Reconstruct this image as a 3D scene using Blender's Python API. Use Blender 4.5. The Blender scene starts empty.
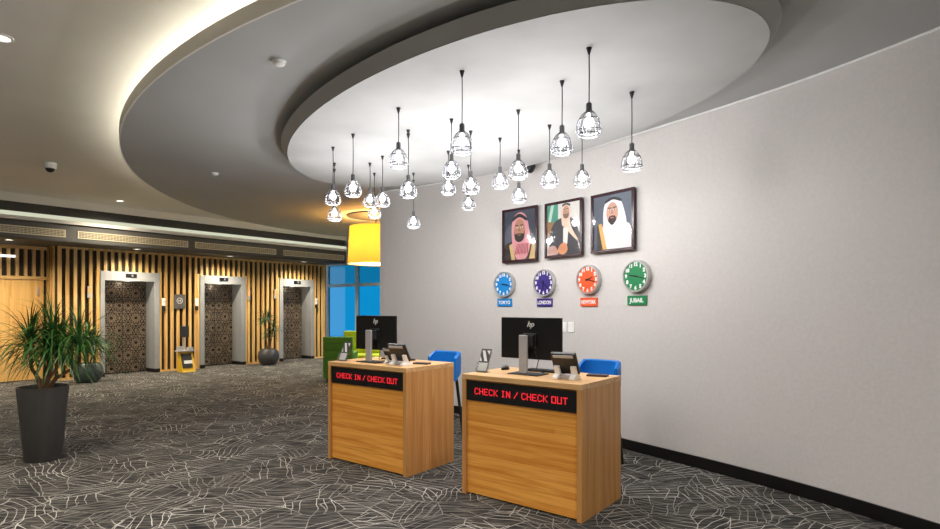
import bpy, bmesh, math, random
from mathutils import Vector, Matrix
random.seed(7)
PI = math.pi
SC = bpy.context.scene
COL = SC.collection

# ---------------------------------------------------------------- camera, world, exposure
F, CX, HY, HC = 565.0, 470.0, 307.0, 1.60
cam = bpy.data.cameras.new('camera'); camo = bpy.data.objects.new('camera', cam); COL.objects.link(camo)
cam.sensor_width = 36.0; cam.lens = F / 940 * 36.0
cam.shift_y = (HY - 264.5) / 940
cam.clip_start = 0.05
camo.location = (0, 0, HC); camo.rotation_euler = (PI / 2, 0, 0)
SC.camera = camo
W = bpy.data.worlds.new('world'); SC.world = W; W.use_nodes = True
W.node_tree.nodes['Background'].inputs[0].default_value = (0.75, 0.88, 1.0, 1)
W.node_tree.nodes['Background'].inputs[1].default_value = 0.9
vs = SC.view_settings
vs.view_transform = 'Standard'; vs.look = 'None'; vs.exposure = 0.82; vs.gamma = 1.0; vs.use_curve_mapping = False
P_BULB, P_COVE, P_SPOT, P_FAR, P_YEL = 8.6, 6.8, 180.0, 175.0, 60.0

# ---------------------------------------------------------------- materials
def srgb(r, g, b):
    f = lambda c: (c / 255 / 12.92) if c / 255 <= 0.04045 else ((c / 255 + 0.055) / 1.055) ** 2.4
    return (f(r), f(g), f(b), 1)
def newmat(name):
    m = bpy.data.materials.new(name); m.use_nodes = True
    nt = m.node_tree
    return m, nt, nt.nodes['Principled BSDF']
def N(nt, t, **kw):
    n = nt.nodes.new(t)
    for k, v in kw.items(): setattr(n, k, v)
    return n
def simple(name, rgb, rough=0.5, metal=0.0, vary=0.06, scale=8.0, bump=0.0, spec=0.5):
    m, nt, b = newmat(name)
    b.inputs['Roughness'].default_value = rough; b.inputs['Metallic'].default_value = metal
    b.inputs['Specular IOR Level'].default_value = spec
    tc = N(nt, 'ShaderNodeTexCoord'); no = N(nt, 'ShaderNodeTexNoise'); no.inputs['Scale'].default_value = scale
    no.inputs['Detail'].default_value = 3
    nt.links.new(tc.outputs['Object'], no.inputs['Vector'])
    rp = N(nt, 'ShaderNodeValToRGB'); c = srgb(*rgb)
    rp.color_ramp.elements[0].position = 0.3; rp.color_ramp.elements[1].position = 0.7
    rp.color_ramp.elements[0].color = tuple(x * (1 - vary) for x in c[:3]) + (1,)
    rp.color_ramp.elements[1].color = tuple(min(1, x * (1 + vary)) for x in c[:3]) + (1,)
    nt.links.new(no.outputs['Fac'], rp.inputs[0]); nt.links.new(rp.outputs[0], b.inputs['Base Color'])
    if bump:
        bp = N(nt, 'ShaderNodeBump'); bp.inputs['Strength'].default_value = bump; bp.inputs['Distance'].default_value = 0.01
        nt.links.new(no.outputs['Fac'], bp.inputs['Height']); nt.links.new(bp.outputs[0], b.inputs['Normal'])
    return m
def emit(name, rgb, s):
    m, nt, b = newmat(name)
    b.inputs['Base Color'].default_value = (0.02, 0.02, 0.02, 1)
    b.inputs['Emission Color'].default_value = srgb(*rgb); b.inputs['Emission Strength'].default_value = s
    return m
def wood(name, c1, c2, axis='X', rough=0.42, fine=1.0):
    m, nt, b = newmat(name)
    b.inputs['Roughness'].default_value = rough
    tc = N(nt, 'ShaderNodeTexCoord'); mp = N(nt, 'ShaderNodeMapping')
    s = {'X': (1.2, 40, 40), 'Z': (40, 40, 1.2), 'Y': (40, 1.2, 40)}[axis]
    mp.inputs['Scale'].default_value = tuple(q * fine for q in s)
    n1 = N(nt, 'ShaderNodeTexNoise'); n1.inputs['Scale'].default_value = 1.0; n1.inputs['Detail'].default_value = 4
    n1.inputs['Roughness'].default_value = 0.62
    nt.links.new(tc.outputs['Object'], mp.inputs[0]); nt.links.new(mp.outputs[0], n1.inputs['Vector'])
    mp2 = N(nt, 'ShaderNodeMapping')
    s2 = {'X': (0.9, 22, 22), 'Z': (22, 22, 0.9), 'Y': (22, 0.9, 22)}[axis]; mp2.inputs['Scale'].default_value = s2
    n2 = N(nt, 'ShaderNodeTexVoronoi'); n2.inputs['Scale'].default_value = 1.0
    nt.links.new(tc.outputs['Object'], mp2.inputs[0]); nt.links.new(mp2.outputs[0], n2.inputs['Vector'])
    mx = N(nt, 'ShaderNodeMath', operation='MULTIPLY_ADD'); mx.inputs[1].default_value = 0.28
    sep = N(nt, 'ShaderNodeSeparateColor'); nt.links.new(n2.outputs['Color'], sep.inputs[0])
    nt.links.new(sep.outputs[0], mx.inputs[0]); nt.links.new(n1.outputs['Fac'], mx.inputs[2])
    rp = N(nt, 'ShaderNodeValToRGB'); rp.color_ramp.elements[0].position = 0.42; rp.color_ramp.elements[1].position = 0.86
    rp.color_ramp.elements[0].color = srgb(*c1); rp.color_ramp.elements[1].color = srgb(*c2)
    nt.links.new(mx.outputs[0], rp.inputs[0]); nt.links.new(rp.outputs[0], b.inputs['Base Color'])
    return m
def clear(name, tint=(1, 1, 1), frost=0.0, refl_rough=0.03, base_refl=0.04):
    """clear sheet: straight-through transparency plus fresnel gloss, optional milky share"""
    m = bpy.data.materials.new(name); m.use_nodes = True; nt = m.node_tree; nt.nodes.clear()
    out = N(nt, 'ShaderNodeOutputMaterial'); tr = N(nt, 'ShaderNodeBsdfTransparent'); tr.inputs[0].default_value = tuple(tint) + (1,)
    gl = N(nt, 'ShaderNodeBsdfGlossy'); gl.inputs['Roughness'].default_value = refl_rough
    lw = N(nt, 'ShaderNodeLayerWeight'); p5 = N(nt, 'ShaderNodeMath', operation='POWER'); p5.inputs[1].default_value = 4.0
    fr = N(nt, 'ShaderNodeMath', operation='MULTIPLY_ADD'); fr.inputs[1].default_value = 0.9; fr.inputs[2].default_value = base_refl
    nt.links.new(lw.outputs['Facing'], p5.inputs[0]); nt.links.new(p5.outputs[0], fr.inputs[0])
    mx = N(nt, 'ShaderNodeMixShader'); nt.links.new(fr.outputs[0], mx.inputs[0]); nt.links.new(tr.outputs[0], mx.inputs[1]); nt.links.new(gl.outputs[0], mx.inputs[2])
    last = mx
    if frost:
        tl = N(nt, 'ShaderNodeBsdfTranslucent'); tl.inputs[0].default_value = (1, 1, 1, 1)
        m2 = N(nt, 'ShaderNodeMixShader'); m2.inputs[0].default_value = frost
        nt.links.new(mx.outputs[0], m2.inputs[1]); nt.links.new(tl.outputs[0], m2.inputs[2]); last = m2
    nt.links.new(last.outputs[0], out.inputs[0])
    return m
def carpet():
    m, nt, b = newmat('carpet')
    b.inputs['Roughness'].default_value = 0.95; b.inputs['Specular IOR Level'].default_value = 0.1
    L = nt.links.new
    tc = N(nt, 'ShaderNodeTexCoord')
    # patches, each filled with wandering parallel lines in its own direction
    wn = N(nt, 'ShaderNodeTexNoise'); wn.inputs['Scale'].default_value = 1.6; wn.inputs['Detail'].default_value = 2
    L(tc.outputs['Object'], wn.inputs['Vector'])
    off = N(nt, 'ShaderNodeVectorMath', operation='MULTIPLY_ADD'); off.inputs[1].default_value = (0.22, 0.22, 0)
    L(wn.outputs['Color'], off.inputs[0]); L(tc.outputs['Object'], off.inputs[2])
    total = None
    def line_layer(cell, freq, seed, width, thr):
        sh = N(nt, 'ShaderNodeVectorMath', operation='ADD'); sh.inputs[1].default_value = (seed * 3.7, seed * 1.9, 0)
        L(off.outputs[0], sh.inputs[0])
        vo = N(nt, 'ShaderNodeTexVoronoi'); vo.voronoi_dimensions = '2D'; vo.inputs['Scale'].default_value = cell
        L(sh.outputs[0], vo.inputs['Vector'])
        sp = N(nt, 'ShaderNodeSeparateColor'); L(vo.outputs['Color'], sp.inputs[0])
        an = N(nt, 'ShaderNodeMath', operation='MULTIPLY'); an.inputs[1].default_value = 6.2832; L(sp.outputs[0], an.inputs[0])
        rot = N(nt, 'ShaderNodeVectorRotate'); rot.rotation_type = 'Z_AXIS'; L(sh.outputs[0], rot.inputs['Vector']); L(an.outputs[0], rot.inputs['Angle'])
        sx = N(nt, 'ShaderNodeSeparateXYZ'); L(rot.outputs[0], sx.inputs[0])
        fq = N(nt, 'ShaderNodeMath', operation='MULTIPLY_ADD'); fq.inputs[1].default_value = freq; L(sx.outputs[0], fq.inputs[0]); L(sp.outputs[1], fq.inputs[2])
        fr = N(nt, 'ShaderNodeMath', operation='FRACT'); L(fq.outputs[0], fr.inputs[0])
        ab = N(nt, 'ShaderNodeMath', operation='SUBTRACT'); ab.inputs[1].default_value = 0.5; L(fr.outputs[0], ab.inputs[0])
        a2 = N(nt, 'ShaderNodeMath', operation='ABSOLUTE'); L(ab.outputs[0], a2.inputs[0])
        lt = N(nt, 'ShaderNodeMath', operation='LESS_THAN'); lt.inputs[1].default_value = width * freq / 2; L(a2.outputs[0], lt.inputs[0])
        # leave some of the lines out
        fl = N(nt, 'ShaderNodeMath', operation='FLOOR'); L(fq.outputs[0], fl.inputs[0])
        cb = N(nt, 'ShaderNodeCombineXYZ'); L(fl.outputs[0], cb.inputs[0]); L(sp.outputs[2], cb.inputs[1])
        wh = N(nt, 'ShaderNodeTexWhiteNoise'); wh.noise_dimensions = '2D'; L(cb.outputs[0], wh.inputs['Vector'])
        gt = N(nt, 'ShaderNodeMath', operation='GREATER_THAN'); gt.inputs[1].default_value = thr; L(wh.outputs['Value'], gt.inputs[0])
        ml = N(nt, 'ShaderNodeMath', operation='MULTIPLY'); L(lt.outputs[0], ml.inputs[0]); L(gt.outputs[0], ml.inputs[1])
        return ml, sh
    def edge_layer(cell, seed, width):
        sh = N(nt, 'ShaderNodeVectorMath', operation='ADD'); sh.inputs[1].default_value = (seed * 3.7, seed * 1.9, 0)
        L(off.outputs[0], sh.inputs[0])
        vo = N(nt, 'ShaderNodeTexVoronoi'); vo.voronoi_dimensions = '2D'; vo.feature = 'DISTANCE_TO_EDGE'; vo.inputs['Scale'].default_value = cell
        L(sh.outputs[0], vo.inputs['Vector'])
        lt = N(nt, 'ShaderNodeMath', operation='LESS_THAN'); lt.inputs[1].default_value = width * cell / 2; L(vo.outputs['Distance'], lt.inputs[0])
        return lt
    a, _ = line_layer(3.1, 16.0, 1, 0.0060, 0.2)
    c_, _ = line_layer(4.6, 9.0, 5, 0.0058, 0.5)
    e = edge_layer(3.1, 1, 0.006)
    m1 = N(nt, 'ShaderNodeMath', operation='MAXIMUM'); L(a.outputs[0], m1.inputs[0]); L(c_.outputs[0], m1.inputs[1])
    m2 = N(nt, 'ShaderNodeMath', operation='MAXIMUM'); L(m1.outputs[0], m2.inputs[0]); L(e.outputs[0], m2.inputs[1])
    pn = N(nt, 'ShaderNodeTexNoise'); pn.inputs['Scale'].default_value = 1.9; pn.inputs['Detail'].default_value = 3; L(tc.outputs['Object'], pn.inputs['Vector'])
    pr = N(nt, 'ShaderNodeMapRange'); pr.inputs[1].default_value = 0.42; pr.inputs[2].default_value = 0.62; pr.inputs[3].default_value = 0.35; pr.inputs[4].default_value = 1.0; L(pn.outputs['Fac'], pr.inputs[0])
    m3 = N(nt, 'ShaderNodeMath', operation='MULTIPLY'); L(m2.outputs[0], m3.inputs[0]); L(pr.outputs[0], m3.inputs[1]); m2 = m3
    # fine woven streaks of the pile
    mp = N(nt, 'ShaderNodeMapping'); mp.inputs['Rotation'].default_value = (0, 0, 0.12); mp.inputs['Scale'].default_value = (4.5, 85, 1)
    L(tc.outputs['Object'], mp.inputs[0])
    st = N(nt, 'ShaderNodeTexNoise'); st.inputs['Scale'].default_value = 1.0; st.inputs['Detail'].default_value = 2; L(mp.outputs[0], st.inputs['Vector'])
    rp = N(nt, 'ShaderNodeValToRGB'); rp.color_ramp.elements[0].position = 0.45; rp.color_ramp.elements[1].position = 0.68
    rp.color_ramp.elements[0].color = srgb(36, 36, 37); rp.color_ramp.elements[1].color = srgb(112, 108, 101)
    L(st.outputs['Fac'], rp.inputs[0])
    mix = N(nt, 'ShaderNodeMix'); mix.data_type = 'RGBA'; L(m2.outputs[0], mix.inputs[0]); L(rp.outputs[0], mix.inputs[6]); mix.inputs[7].default_value = srgb(192, 188, 180)
    L(mix.outputs[2], b.inputs['Base Color'])
    return m
M = {}
M['carpet'] = carpet()
M['wallpaper'] = simple('wallpaper', (205, 201, 198), 0.55, vary=0.03, scale=34, bump=0.12)
M['ceiling'] = simple('ceiling_paint', (228, 224, 216), 0.85, vary=0.03, scale=1.2)
M['soffit'] = simple('soffit_paint', (182, 184, 184), 0.8, vary=0.04, scale=1.0)
M['disc'] = simple('disc_paint', (174, 175, 174), 0.75, vary=0.10, scale=1.3)
M['black_gloss'] = simple('black_skirting', (16, 15, 16), 0.3)
M['plain_wall'] = simple('plain_wall', (206, 200, 190), 0.8)
M['dark_wall'] = simple('dark_backing', (44, 32, 22), 0.7)
M['slat'] = wood('slat_oak', (204, 152, 80), (242, 206, 136), 'Z', 0.5)
M['rail'] = wood('rail_oak', (204, 152, 80), (242, 206, 136), 'X', 0.5)
M['wood_panel'] = wood('panel_oak', (222, 166, 88), (240, 196, 120), 'Z', 0.5, 0.5)
M['bamboo_h'] = wood('bamboo_across', (214, 134, 44), (246, 178, 84), 'X', 0.4, 1.8)
M['bamboo_v'] = wood('bamboo_upright', (186, 128, 66), (210, 156, 92), 'Z', 0.4, 2.2)
M['bamboo_t'] = wood('bamboo_top', (200, 152, 96), (226, 184, 130), 'X', 0.35)
M['portal'] = simple('portal_stone', (150, 152, 154), 0.35, vary=0.04)
M['bronze'] = simple('dark_bronze', (9, 8, 8), 0.5, 0.1)
M['copper'] = simple('bronze_tracery', (138, 122, 104), 0.4, 0.3, vary=0.3, scale=5)
M['fascia'] = simple('fascia_paint', (84, 83, 80), 0.6)
M['gap'] = simple('dark_paint', (62, 59, 56), 0.7)
M['grille'] = simple('grille_metal', (206, 196, 170), 0.4, 0.2)
M['grille_dark'] = simple('grille_slot', (104, 94, 68), 0.6)
M['white'] = simple('white_plastic', (240, 240, 238), 0.4)
M['black'] = simple('black_plastic', (18, 18, 20), 0.35)
M['soft_black'] = simple('matt_black', (26, 26, 28), 0.6)
M['cord'] = simple('cord_black', (22, 22, 24), 0.5)
M['silver'] = simple('brushed_silver', (186, 186, 190), 0.35, 0.3)
M['steel'] = simple('clock_steel', (190, 188, 186), 0.3, 0.5)
M['socket'] = simple('lamp_socket', (96, 96, 98), 0.35, 0.5)
M['wire'] = simple('cage_wire', (96, 96, 100), 0.35, 0.5)
M['blue'] = simple('blue_leather', (18, 112, 196), 0.35, vary=0.05)
M['dkgreen'] = simple('green_cloth', (82, 132, 36), 0.8)
M['lime'] = simple('lime_cloth', (166, 190, 24), 0.8)
M['planter'] = simple('planter_charcoal', (66, 64, 62), 0.5, vary=0.05)
M['pot'] = simple('pot_greygreen', (74, 86, 80), 0.4, vary=0.15)
M['pot_dark'] = simple('pot_dark', (62, 62, 62), 0.4, vary=0.15)
M['soil'] = simple('soil', (60, 44, 30), 0.95, vary=0.3, scale=40)
M['bark'] = simple('bark', (112, 84, 56), 0.85, vary=0.25, scale=20)
M['leaf'] = simple('leaf_green', (46, 88, 32), 0.42, vary=0.35, scale=5)
M['leaf2'] = simple('leaf_dark', (44, 78, 38), 0.5, vary=0.3, scale=5)
M['winframe'] = simple('window_frame_paint', (215, 228, 236), 0.4)
M['frame_wood'] = simple('picture_frame_wood', (52, 20, 28), 0.25)
M['paper'] = simple('paper', (214, 214, 212), 0.6)
M['darkpaper'] = simple('printed_paper', (52, 52, 56), 0.5)
M['yellowpaint'] = simple('yellow_board', (222, 176, 40), 0.5)
M['brown'] = simple('brown_folder', (58, 38, 34), 0.5)
M['redled'] = emit('red_led', (250, 30, 46), 0.62)
M['led'] = emit('led_strip', (255, 249, 232), P_COVE)
M['linear'] = emit('linear_light', (236, 238, 210), 0.42)
M['downlight'] = emit('downlight_lens', (255, 244, 220), 3.0)
M['bulb'] = emit('bulb_glow', (255, 250, 240), 6.0)
M['glass'] = clear('shade_glass', (0.90, 0.91, 0.93), 0.0, 0.02, 0.02)
M['picglass'] = clear('picture_glass', (0.97, 0.97, 0.97), 0.0, 0.05)
M['acrylic'] = clear('clear_acrylic', (0.93, 0.94, 0.94), 0.05)
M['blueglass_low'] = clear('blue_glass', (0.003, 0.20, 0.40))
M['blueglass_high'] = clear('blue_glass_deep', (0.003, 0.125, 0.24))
def lampshade_mat():
    m = bpy.data.materials.new('yellow_lampshade'); m.use_nodes = True; nt = m.node_tree; nt.nodes.clear()
    out = N(nt, 'ShaderNodeOutputMaterial'); tl = N(nt, 'ShaderNodeBsdfTranslucent'); df = N(nt, 'ShaderNodeBsdfDiffuse')
    tl.inputs[0].default_value = (0.40, 0.235, 0.05, 1); df.inputs[0].default_value = (0.62, 0.40, 0.09, 1)
    mx = N(nt, 'ShaderNodeMixShader'); mx.inputs[0].default_value = 0.5
    nt.links.new(tl.outputs[0], mx.inputs[1]); nt.links.new(df.outputs[0], mx.inputs[2]); nt.links.new(mx.outputs[0], out.inputs[0])
    return m
M['shade'] = lampshade_mat()
M['bar_light'] = emit('sign_tube', (240, 240, 236), 1.0)

# ---------------------------------------------------------------- mesh helpers
class MB:
    def __init__(s): s.v = []; s.f = []; s.mi = []; s.mats = []; s.T = Matrix.Identity(4)
    def mat(s, m):
        if m not in s.mats: s.mats.append(m)
        return s.mats.index(m)
    def add(s, vs, fs, m=None):
        k = len(s.v); s.v += [tuple(s.T @ Vector(q)) for q in vs]; i = s.mat(m) if m else 0
        s.f += [tuple(k + q for q in f) for f in fs]; s.mi += [i] * len(fs); return s
    def box(s, x0, x1, y0, y1, z0, z1, m=None):
        vs = [(x, y, z) for z in (z0, z1) for y in (y0, y1) for x in (x0, x1)]
        return s.add(vs, [(0, 2, 3, 1), (4, 5, 7, 6), (0, 1, 5, 4), (2, 6, 7, 3), (0, 4, 6, 2), (1, 3, 7, 5)], m)
    def prism(s, pts, z0, z1, m=None):
        n = len(pts); vs = [(x, y, z0) for x, y in pts] + [(x, y, z1) for x, y in pts]
        fs = [tuple(range(n))[::-1], tuple(range(n, 2 * n))] + [(i, (i + 1) % n, n + (i + 1) % n, n + i) for i in range(n)]
        return s.add(vs, fs, m)
    def lathe(s, prof, m=None, n=24, c=(0, 0), cap0=False, cap1=False, sx=1, sy=1):
        vs = [(c[0] + r * sx * math.cos(2 * PI * i / n), c[1] + r * sy * math.sin(2 * PI * i / n), z) for r, z in prof for i in range(n)]
        fs = [(j * n + i, j * n + (i + 1) % n, (j + 1) * n + (i + 1) % n, (j + 1) * n + i) for j in range(len(prof) - 1) for i in range(n)]
        if cap0: fs.append(tuple(range(n))[::-1])
        if cap1: k = (len(prof) - 1) * n; fs.append(tuple(range(k, k + n)))
        return s.add(vs, fs, m)
    def tube(s, pts, r, m=None, n=8, caps=True):
        pts = [Vector(p) for p in pts]; R = r if isinstance(r, (list, tuple)) else [r] * len(pts)
        vs = []; up0 = None
        for i, p in enumerate(pts):
            d = (pts[min(i + 1, len(pts) - 1)] - pts[max(i - 1, 0)]).normalized()
            a = Vector((0, 0, 1)) if abs(d.z) < 0.9 else Vector((1, 0, 0))
            x = d.cross(a).normalized()
            if up0 is not None and x.dot(up0) < 0: x = -x
            up0 = x; y = d.cross(x)
            vs += [tuple(p + R[i] * (math.cos(2 * PI * k / n) * x + math.sin(2 * PI * k / n) * y)) for k in range(n)]
        fs = [(j * n + i, j * n + (i + 1) % n, (j + 1) * n + (i + 1) % n, (j + 1) * n + i) for j in range(len(pts) - 1) for i in range(n)]
        if caps: fs += [tuple(range(n))[::-1], tuple(range((len(pts) - 1) * n, len(pts) * n))]
        return s.add(vs, fs, m)
    def build(s, name, mat=None, parent=None, loc=(0, 0, 0), rz=0, smooth=False, bevel=0, fix=True):
        me = bpy.data.meshes.new(name); me.from_pydata(s.v, [], s.f)
        mats = s.mats if s.mats else [mat]
        if mat and not s.mats: mats = [mat]
        for m in mats: me.materials.append(M[m] if isinstance(m, str) else m)
        for p, i in zip(me.polygons, s.mi): p.material_index = i; p.use_smooth = smooth
        if fix:
            bm = bmesh.new(); bm.from_mesh(me); bmesh.ops.recalc_face_normals(bm, faces=bm.faces); bm.to_mesh(me); bm.free()
        o = bpy.data.objects.new(name, me); COL.objects.link(o); o.location = loc; o.rotation_euler = (0, 0, rz)
        if parent: o.parent = parent
        if bevel:
            b = o.modifiers.new('bevel', 'BEVEL'); b.width = bevel; b.segments = 2; b.limit_method = 'ANGLE'
        if smooth:
            try: me.set_sharp_from_angle(angle=math.radians(40))
            except Exception: pass
        return o
def tag(o, label, cat, group=None):
    o['label'] = label; o['category'] = cat
    if group: o['group'] = group
    return o
def struct(o): o['kind'] = 'structure'; return o
def thing(name, label, cat, loc=(0, 0, 0), rz=0, group=None):
    o = bpy.data.objects.new(name, None); COL.objects.link(o); o.empty_display_size = 0.1
    o.location = loc; o.rotation_euler = (0, 0, rz)
    return tag(o, label, cat, group)
def copy_tree(o, parent=None):
    c = o.copy(); COL.objects.link(c); c.parent = parent
    for ch in list(o.children): copy_tree(ch, c)
    return c
def text_obj(body, size, mat, parent, name='lettering', xf=None, offset=0.0, shear=0.0, extrude=0.0008, align='CENTER'):
    cu = bpy.data.curves.new('t', 'FONT'); cu.body = body; cu.size = size; cu.align_x = align; cu.align_y = 'CENTER'
    cu.extrude = extrude; cu.offset = offset; cu.shear = shear; cu.resolution_u = 3
    to = bpy.data.objects.new('t', cu); COL.objects.link(to)
    bpy.context.view_layer.update()
    me = bpy.data.meshes.new_from_object(to.evaluated_get(bpy.context.evaluated_depsgraph_get()))
    bpy.data.objects.remove(to)
    me.materials.clear(); me.materials.append(M[mat])
    if xf is not None: me.transform(xf)
    o = bpy.data.objects.new(name, me); COL.objects.link(o); o.parent = parent
    return o
def light(name, kind, power, parent, loc, color=(1, 1, 1), radius=0.03, rot=None, spot=None, blend=0.6):
    l = bpy.data.lights.new(name, kind); l.energy = power; l.color = color
    l.shadow_soft_size = radius
    if kind == 'SPOT': l.spot_size = spot; l.spot_blend = blend
    o = bpy.data.objects.new(name, l); COL.objects.link(o); o.parent = parent; o.location = loc
    if rot: o.rotation_euler = rot
    return o

# ---------------------------------------------------------------- plan geometry
UX, UY = 0.790, -0.613           # along the desk fronts
VX, VY = 0.613, 0.790            # along the lift wall
A_DESK = math.atan2(UY, UX)
A_LIFT = math.atan2(VY, VX)      # local x along lift wall, local y into the wall
C0 = Vector((-8.941, 12.261, 0))
Z_OUT, Z_SOF, Z_DISC = 3.80, 3.52, 3.34
def along(u, off=0.0):
    """distance along the lift wall where the sight line through column u meets the plane 'off' in front of it"""
    qx, qy = C0.x + off * UX, C0.y + off * UY; r = (u - CX) / F
    return (r * qy - qx) / (VX - r * VY)
def floor_at(u, v, z=0.0):
    d = F * (HC - z) / (v - HY); return Vector(((u - CX) / F * d, d, z))
def catmull(P, n=10):
    out = []
    Q = [P[0]] + P + [P[-1]]
    for i in range(1, len(Q) - 2):
        p0, p1, p2, p3 = [Vector(q) for q in Q[i - 1:i + 3]]
        for k in range(n):
            t = k / n
            out.append(0.5 * ((2 * p1) + (-p0 + p2) * t + (2 * p0 - 5 * p1 + 4 * p2 - p3) * t * t + (-p0 + 3 * p1 - 3 * p2 + p3) * t ** 3))
    out.append(Vector(P[-1])); return out
WALL = catmull([(4.15, -4.4), (4.12, -1.5), (4.0, 0.6), (3.78, 2.0), (3.52, 3.05), (3.19, 3.95), (2.84, 4.70), (2.42, 5.40), (1.86, 6.22), (1.38, 6.90), (0.78, 7.60), (0.10, 8.25), (-0.66, 8.86), (-1.50, 9.42)])
def wall_at(u):
    r = (u - CX) / F
    for a, b in zip(WALL, WALL[1:]):
        if b.y < 1: continue
        fa, fb = a.x - r * a.y, b.x - r * b.y
        if a.y > 0.5 and fa * fb <= 0:
            t = fa / (fa - fb); p = a.lerp(b, t); return p
    return WALL[-1]
def offset_line(L, d):
    out = []
    for i, p in enumerate(L):
        t = (L[min(i + 1, len(L) - 1)] - L[max(i - 1, 0)]).normalized()
        out.append(p + Vector((t.y, -t.x)) * d)      # positive = outwards, away from the lobby
    return out

# ---------------------------------------------------------------- shell
b = MB(); b.box(-17, 8, -4.6, 22, -0.1, 0.0); struct(b.build('floor', 'carpet'))
b = MB(); b.box(-17, 8, -4.6, 22, Z_OUT, Z_OUT + 0.1); struct(b.build('ceiling', 'ceiling'))
back = offset_line(WALL, 0.22)
b = MB(); b.prism([tuple(p) for p in WALL] + [tuple(p) for p in back[::-1]], 0, Z_OUT); o = struct(b.build('wall_right', 'wallpaper', smooth=True))
i1 = offset_line(WALL, -0.018); i0 = offset_line(WALL, 0.01)
b = MB(); b.prism([tuple(p) for p in i1] + [tuple(p) for p in i0[::-1]], 0, 0.115); struct(b.build('baseboard_right', 'black_gloss', smooth=True))
i1 = offset_line(WALL, -0.010)
b = MB(); b.prism([tuple(p) for p in i1] + [tuple(p) for p in i0[::-1]], Z_SOF - 0.016, Z_SOF); struct(b.build('trim_1', 'white', smooth=True))
b = MB(); b.box(-17, 4.4, -4.6, -4.4, 0, Z_OUT); struct(b.build('wall_back', 'plain_wall'))
b = MB(); b.box(-14.3, -14.1, -4.4, 7, 0, Z_OUT); struct(b.build('wall_west', 'plain_wall'))
# wall behind the curved wall, closing the lounge
b = MB(); b.prism([(3.4, 12.0), (4.6, 4), (4.8, 4), (3.7, 12.2)], 0, Z_OUT); struct(b.build('wall_lounge', 'plain_wall'))

LW = thing  # alias kept short
T_END = along(326)
def lift_mesh(): return MB()
def lbuild(b, name, mat=None, parent=None, **k): return b.build(name, mat, parent, loc=tuple(C0) if parent is None else (0, 0, 0), rz=A_LIFT if parent is None else 0, **k)
PORT = [(along(100), along(159.3), along(104.5), along(154.2)),
        (along(199.6), along(245.2), along(204), along(241)),
        (along(279), along(313.4), along(282.7), along(310.6))]
ZP, ZO, DEEP = 2.43, 2.215, 0.46
b = MB()
x = 0.0
for (a0, a1, o0, o1) in PORT:
    b.box(x, o0, 0.05, 0.10, 0, 3.6); b.box(o0, o1, 0.05, 0.10, ZO, 3.6); x = o1
b.box(x, T_END, 0.05, 0.10, 0, 3.6)
b.box(T_END - 0.03, T_END, 0.0, 2.2, 0, Z_OUT)              # the wall turns the corner towards the windows
b.box(-0.02, 0.0, 0.0, 0.62, 0, 3.6)
b.box(-9.5, 0.0, 0.62, 0.68, 0, Z_OUT)                      # set-back stretch on the left
struct(lbuild(b, 'wall_left', 'dark_wall'))

# slat screen on the lift wall
b = MB(); pitch = 0.148; w = 0.062
n = int(T_END / pitch)
for i in range(n + 1):
    t0 = 0.0 + i * T_END / (n + 0.0) if i else 0.0
    t0 = min(t0, T_END - w)
    z0 = 0.0
    for (a0, a1, o0, o1) in PORT:
        if t0 + w > a0 and t0 < a1: z0 = ZP
    b.box(t0, t0 + w, 0.0, 0.05, z0, 2.93)
scr = thing('slat_screen', 'pale wooden slat screen cladding the wall around the three lift doors', 'wall cladding', C0, A_LIFT)
b.build('slats', 'slat', scr)
b = MB(); b.box(0, T_END, -0.006, 0.05, 2.88, 2.94); b.box(-0.01, 0.065, -0.01, 0.05, 0, 2.93)
for (a0, a1, o0, o1) in PORT:
    b.box(a0 - 0.07, a0, -0.008, 0.05, 0, ZP + 0.03); b.box(a1, a1 + 0.05, -0.008, 0.05, 0, ZP + 0.03)
b.build('edge_rail', 'slat', scr)
xs = 0.0
for (k0, k1) in ((0.02, PORT[0][0] - 0.07), (PORT[0][1] + 0.05, PORT[1][0] - 0.07), (PORT[1][1] + 0.05, PORT[2][0] - 0.07), (PORT[2][1] + 0.05, T_END)):
    b = MB(); b.box(k0, k1, -0.008, 0.0, 0, 0.05); b.build('kick_rail', 'rail', scr)
# return and set-back stretch
rt = thing('slat_screen', 'wooden slatted panel above the plain wooden door panel at the far left', 'wall cladding', C0, A_LIFT)
b = MB(); k = -0.10
while k > -4.2: b.box(k - 0.06, k, 0.56, 0.62, 2.27, 2.86); k -= 0.148
b.build('slats', 'slat', rt)
b = MB(); b.box(-9, -0.04, 0.55, 0.62, 2.86, 2.93); b.box(-9, -0.04, 0.55, 0.62, 2.20, 2.27); b.build('edge_rail', 'rail', rt)
b = MB()
for i in range(4): b.box(-0.045, -0.02, 0.13 + i * 0.148, 0.19 + i * 0.148, 0, 2.93)
b.build('return_slats', 'slat', rt)
dp = thing('door_panel', 'plain golden wood double door panel behind the tall potted plant', 'door', C0, A_LIFT)
for i in range(4): 
    b = MB(); b.box(-1.28 - i * 1.2, -0.10 - i * 1.2, 0.58, 0.62, 0.01, 2.20); b.build('door_leaf', 'wood_panel', dp, bevel=0.004)
b = MB(); b.box(-0.22, -0.20, 0.545, 0.58, 1.85, 2.05); b.build('handle', 'silver', dp)
sg = MB(); sg.box(-1.6, -0.62, 0.50, 0.545, 2.66, 2.71); o = sg.build('strip_light', 'bar_light', None, loc=tuple(C0), rz=A_LIFT)
tag(o, 'slim white strip light in front of the slats at the far left', 'light')

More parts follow.
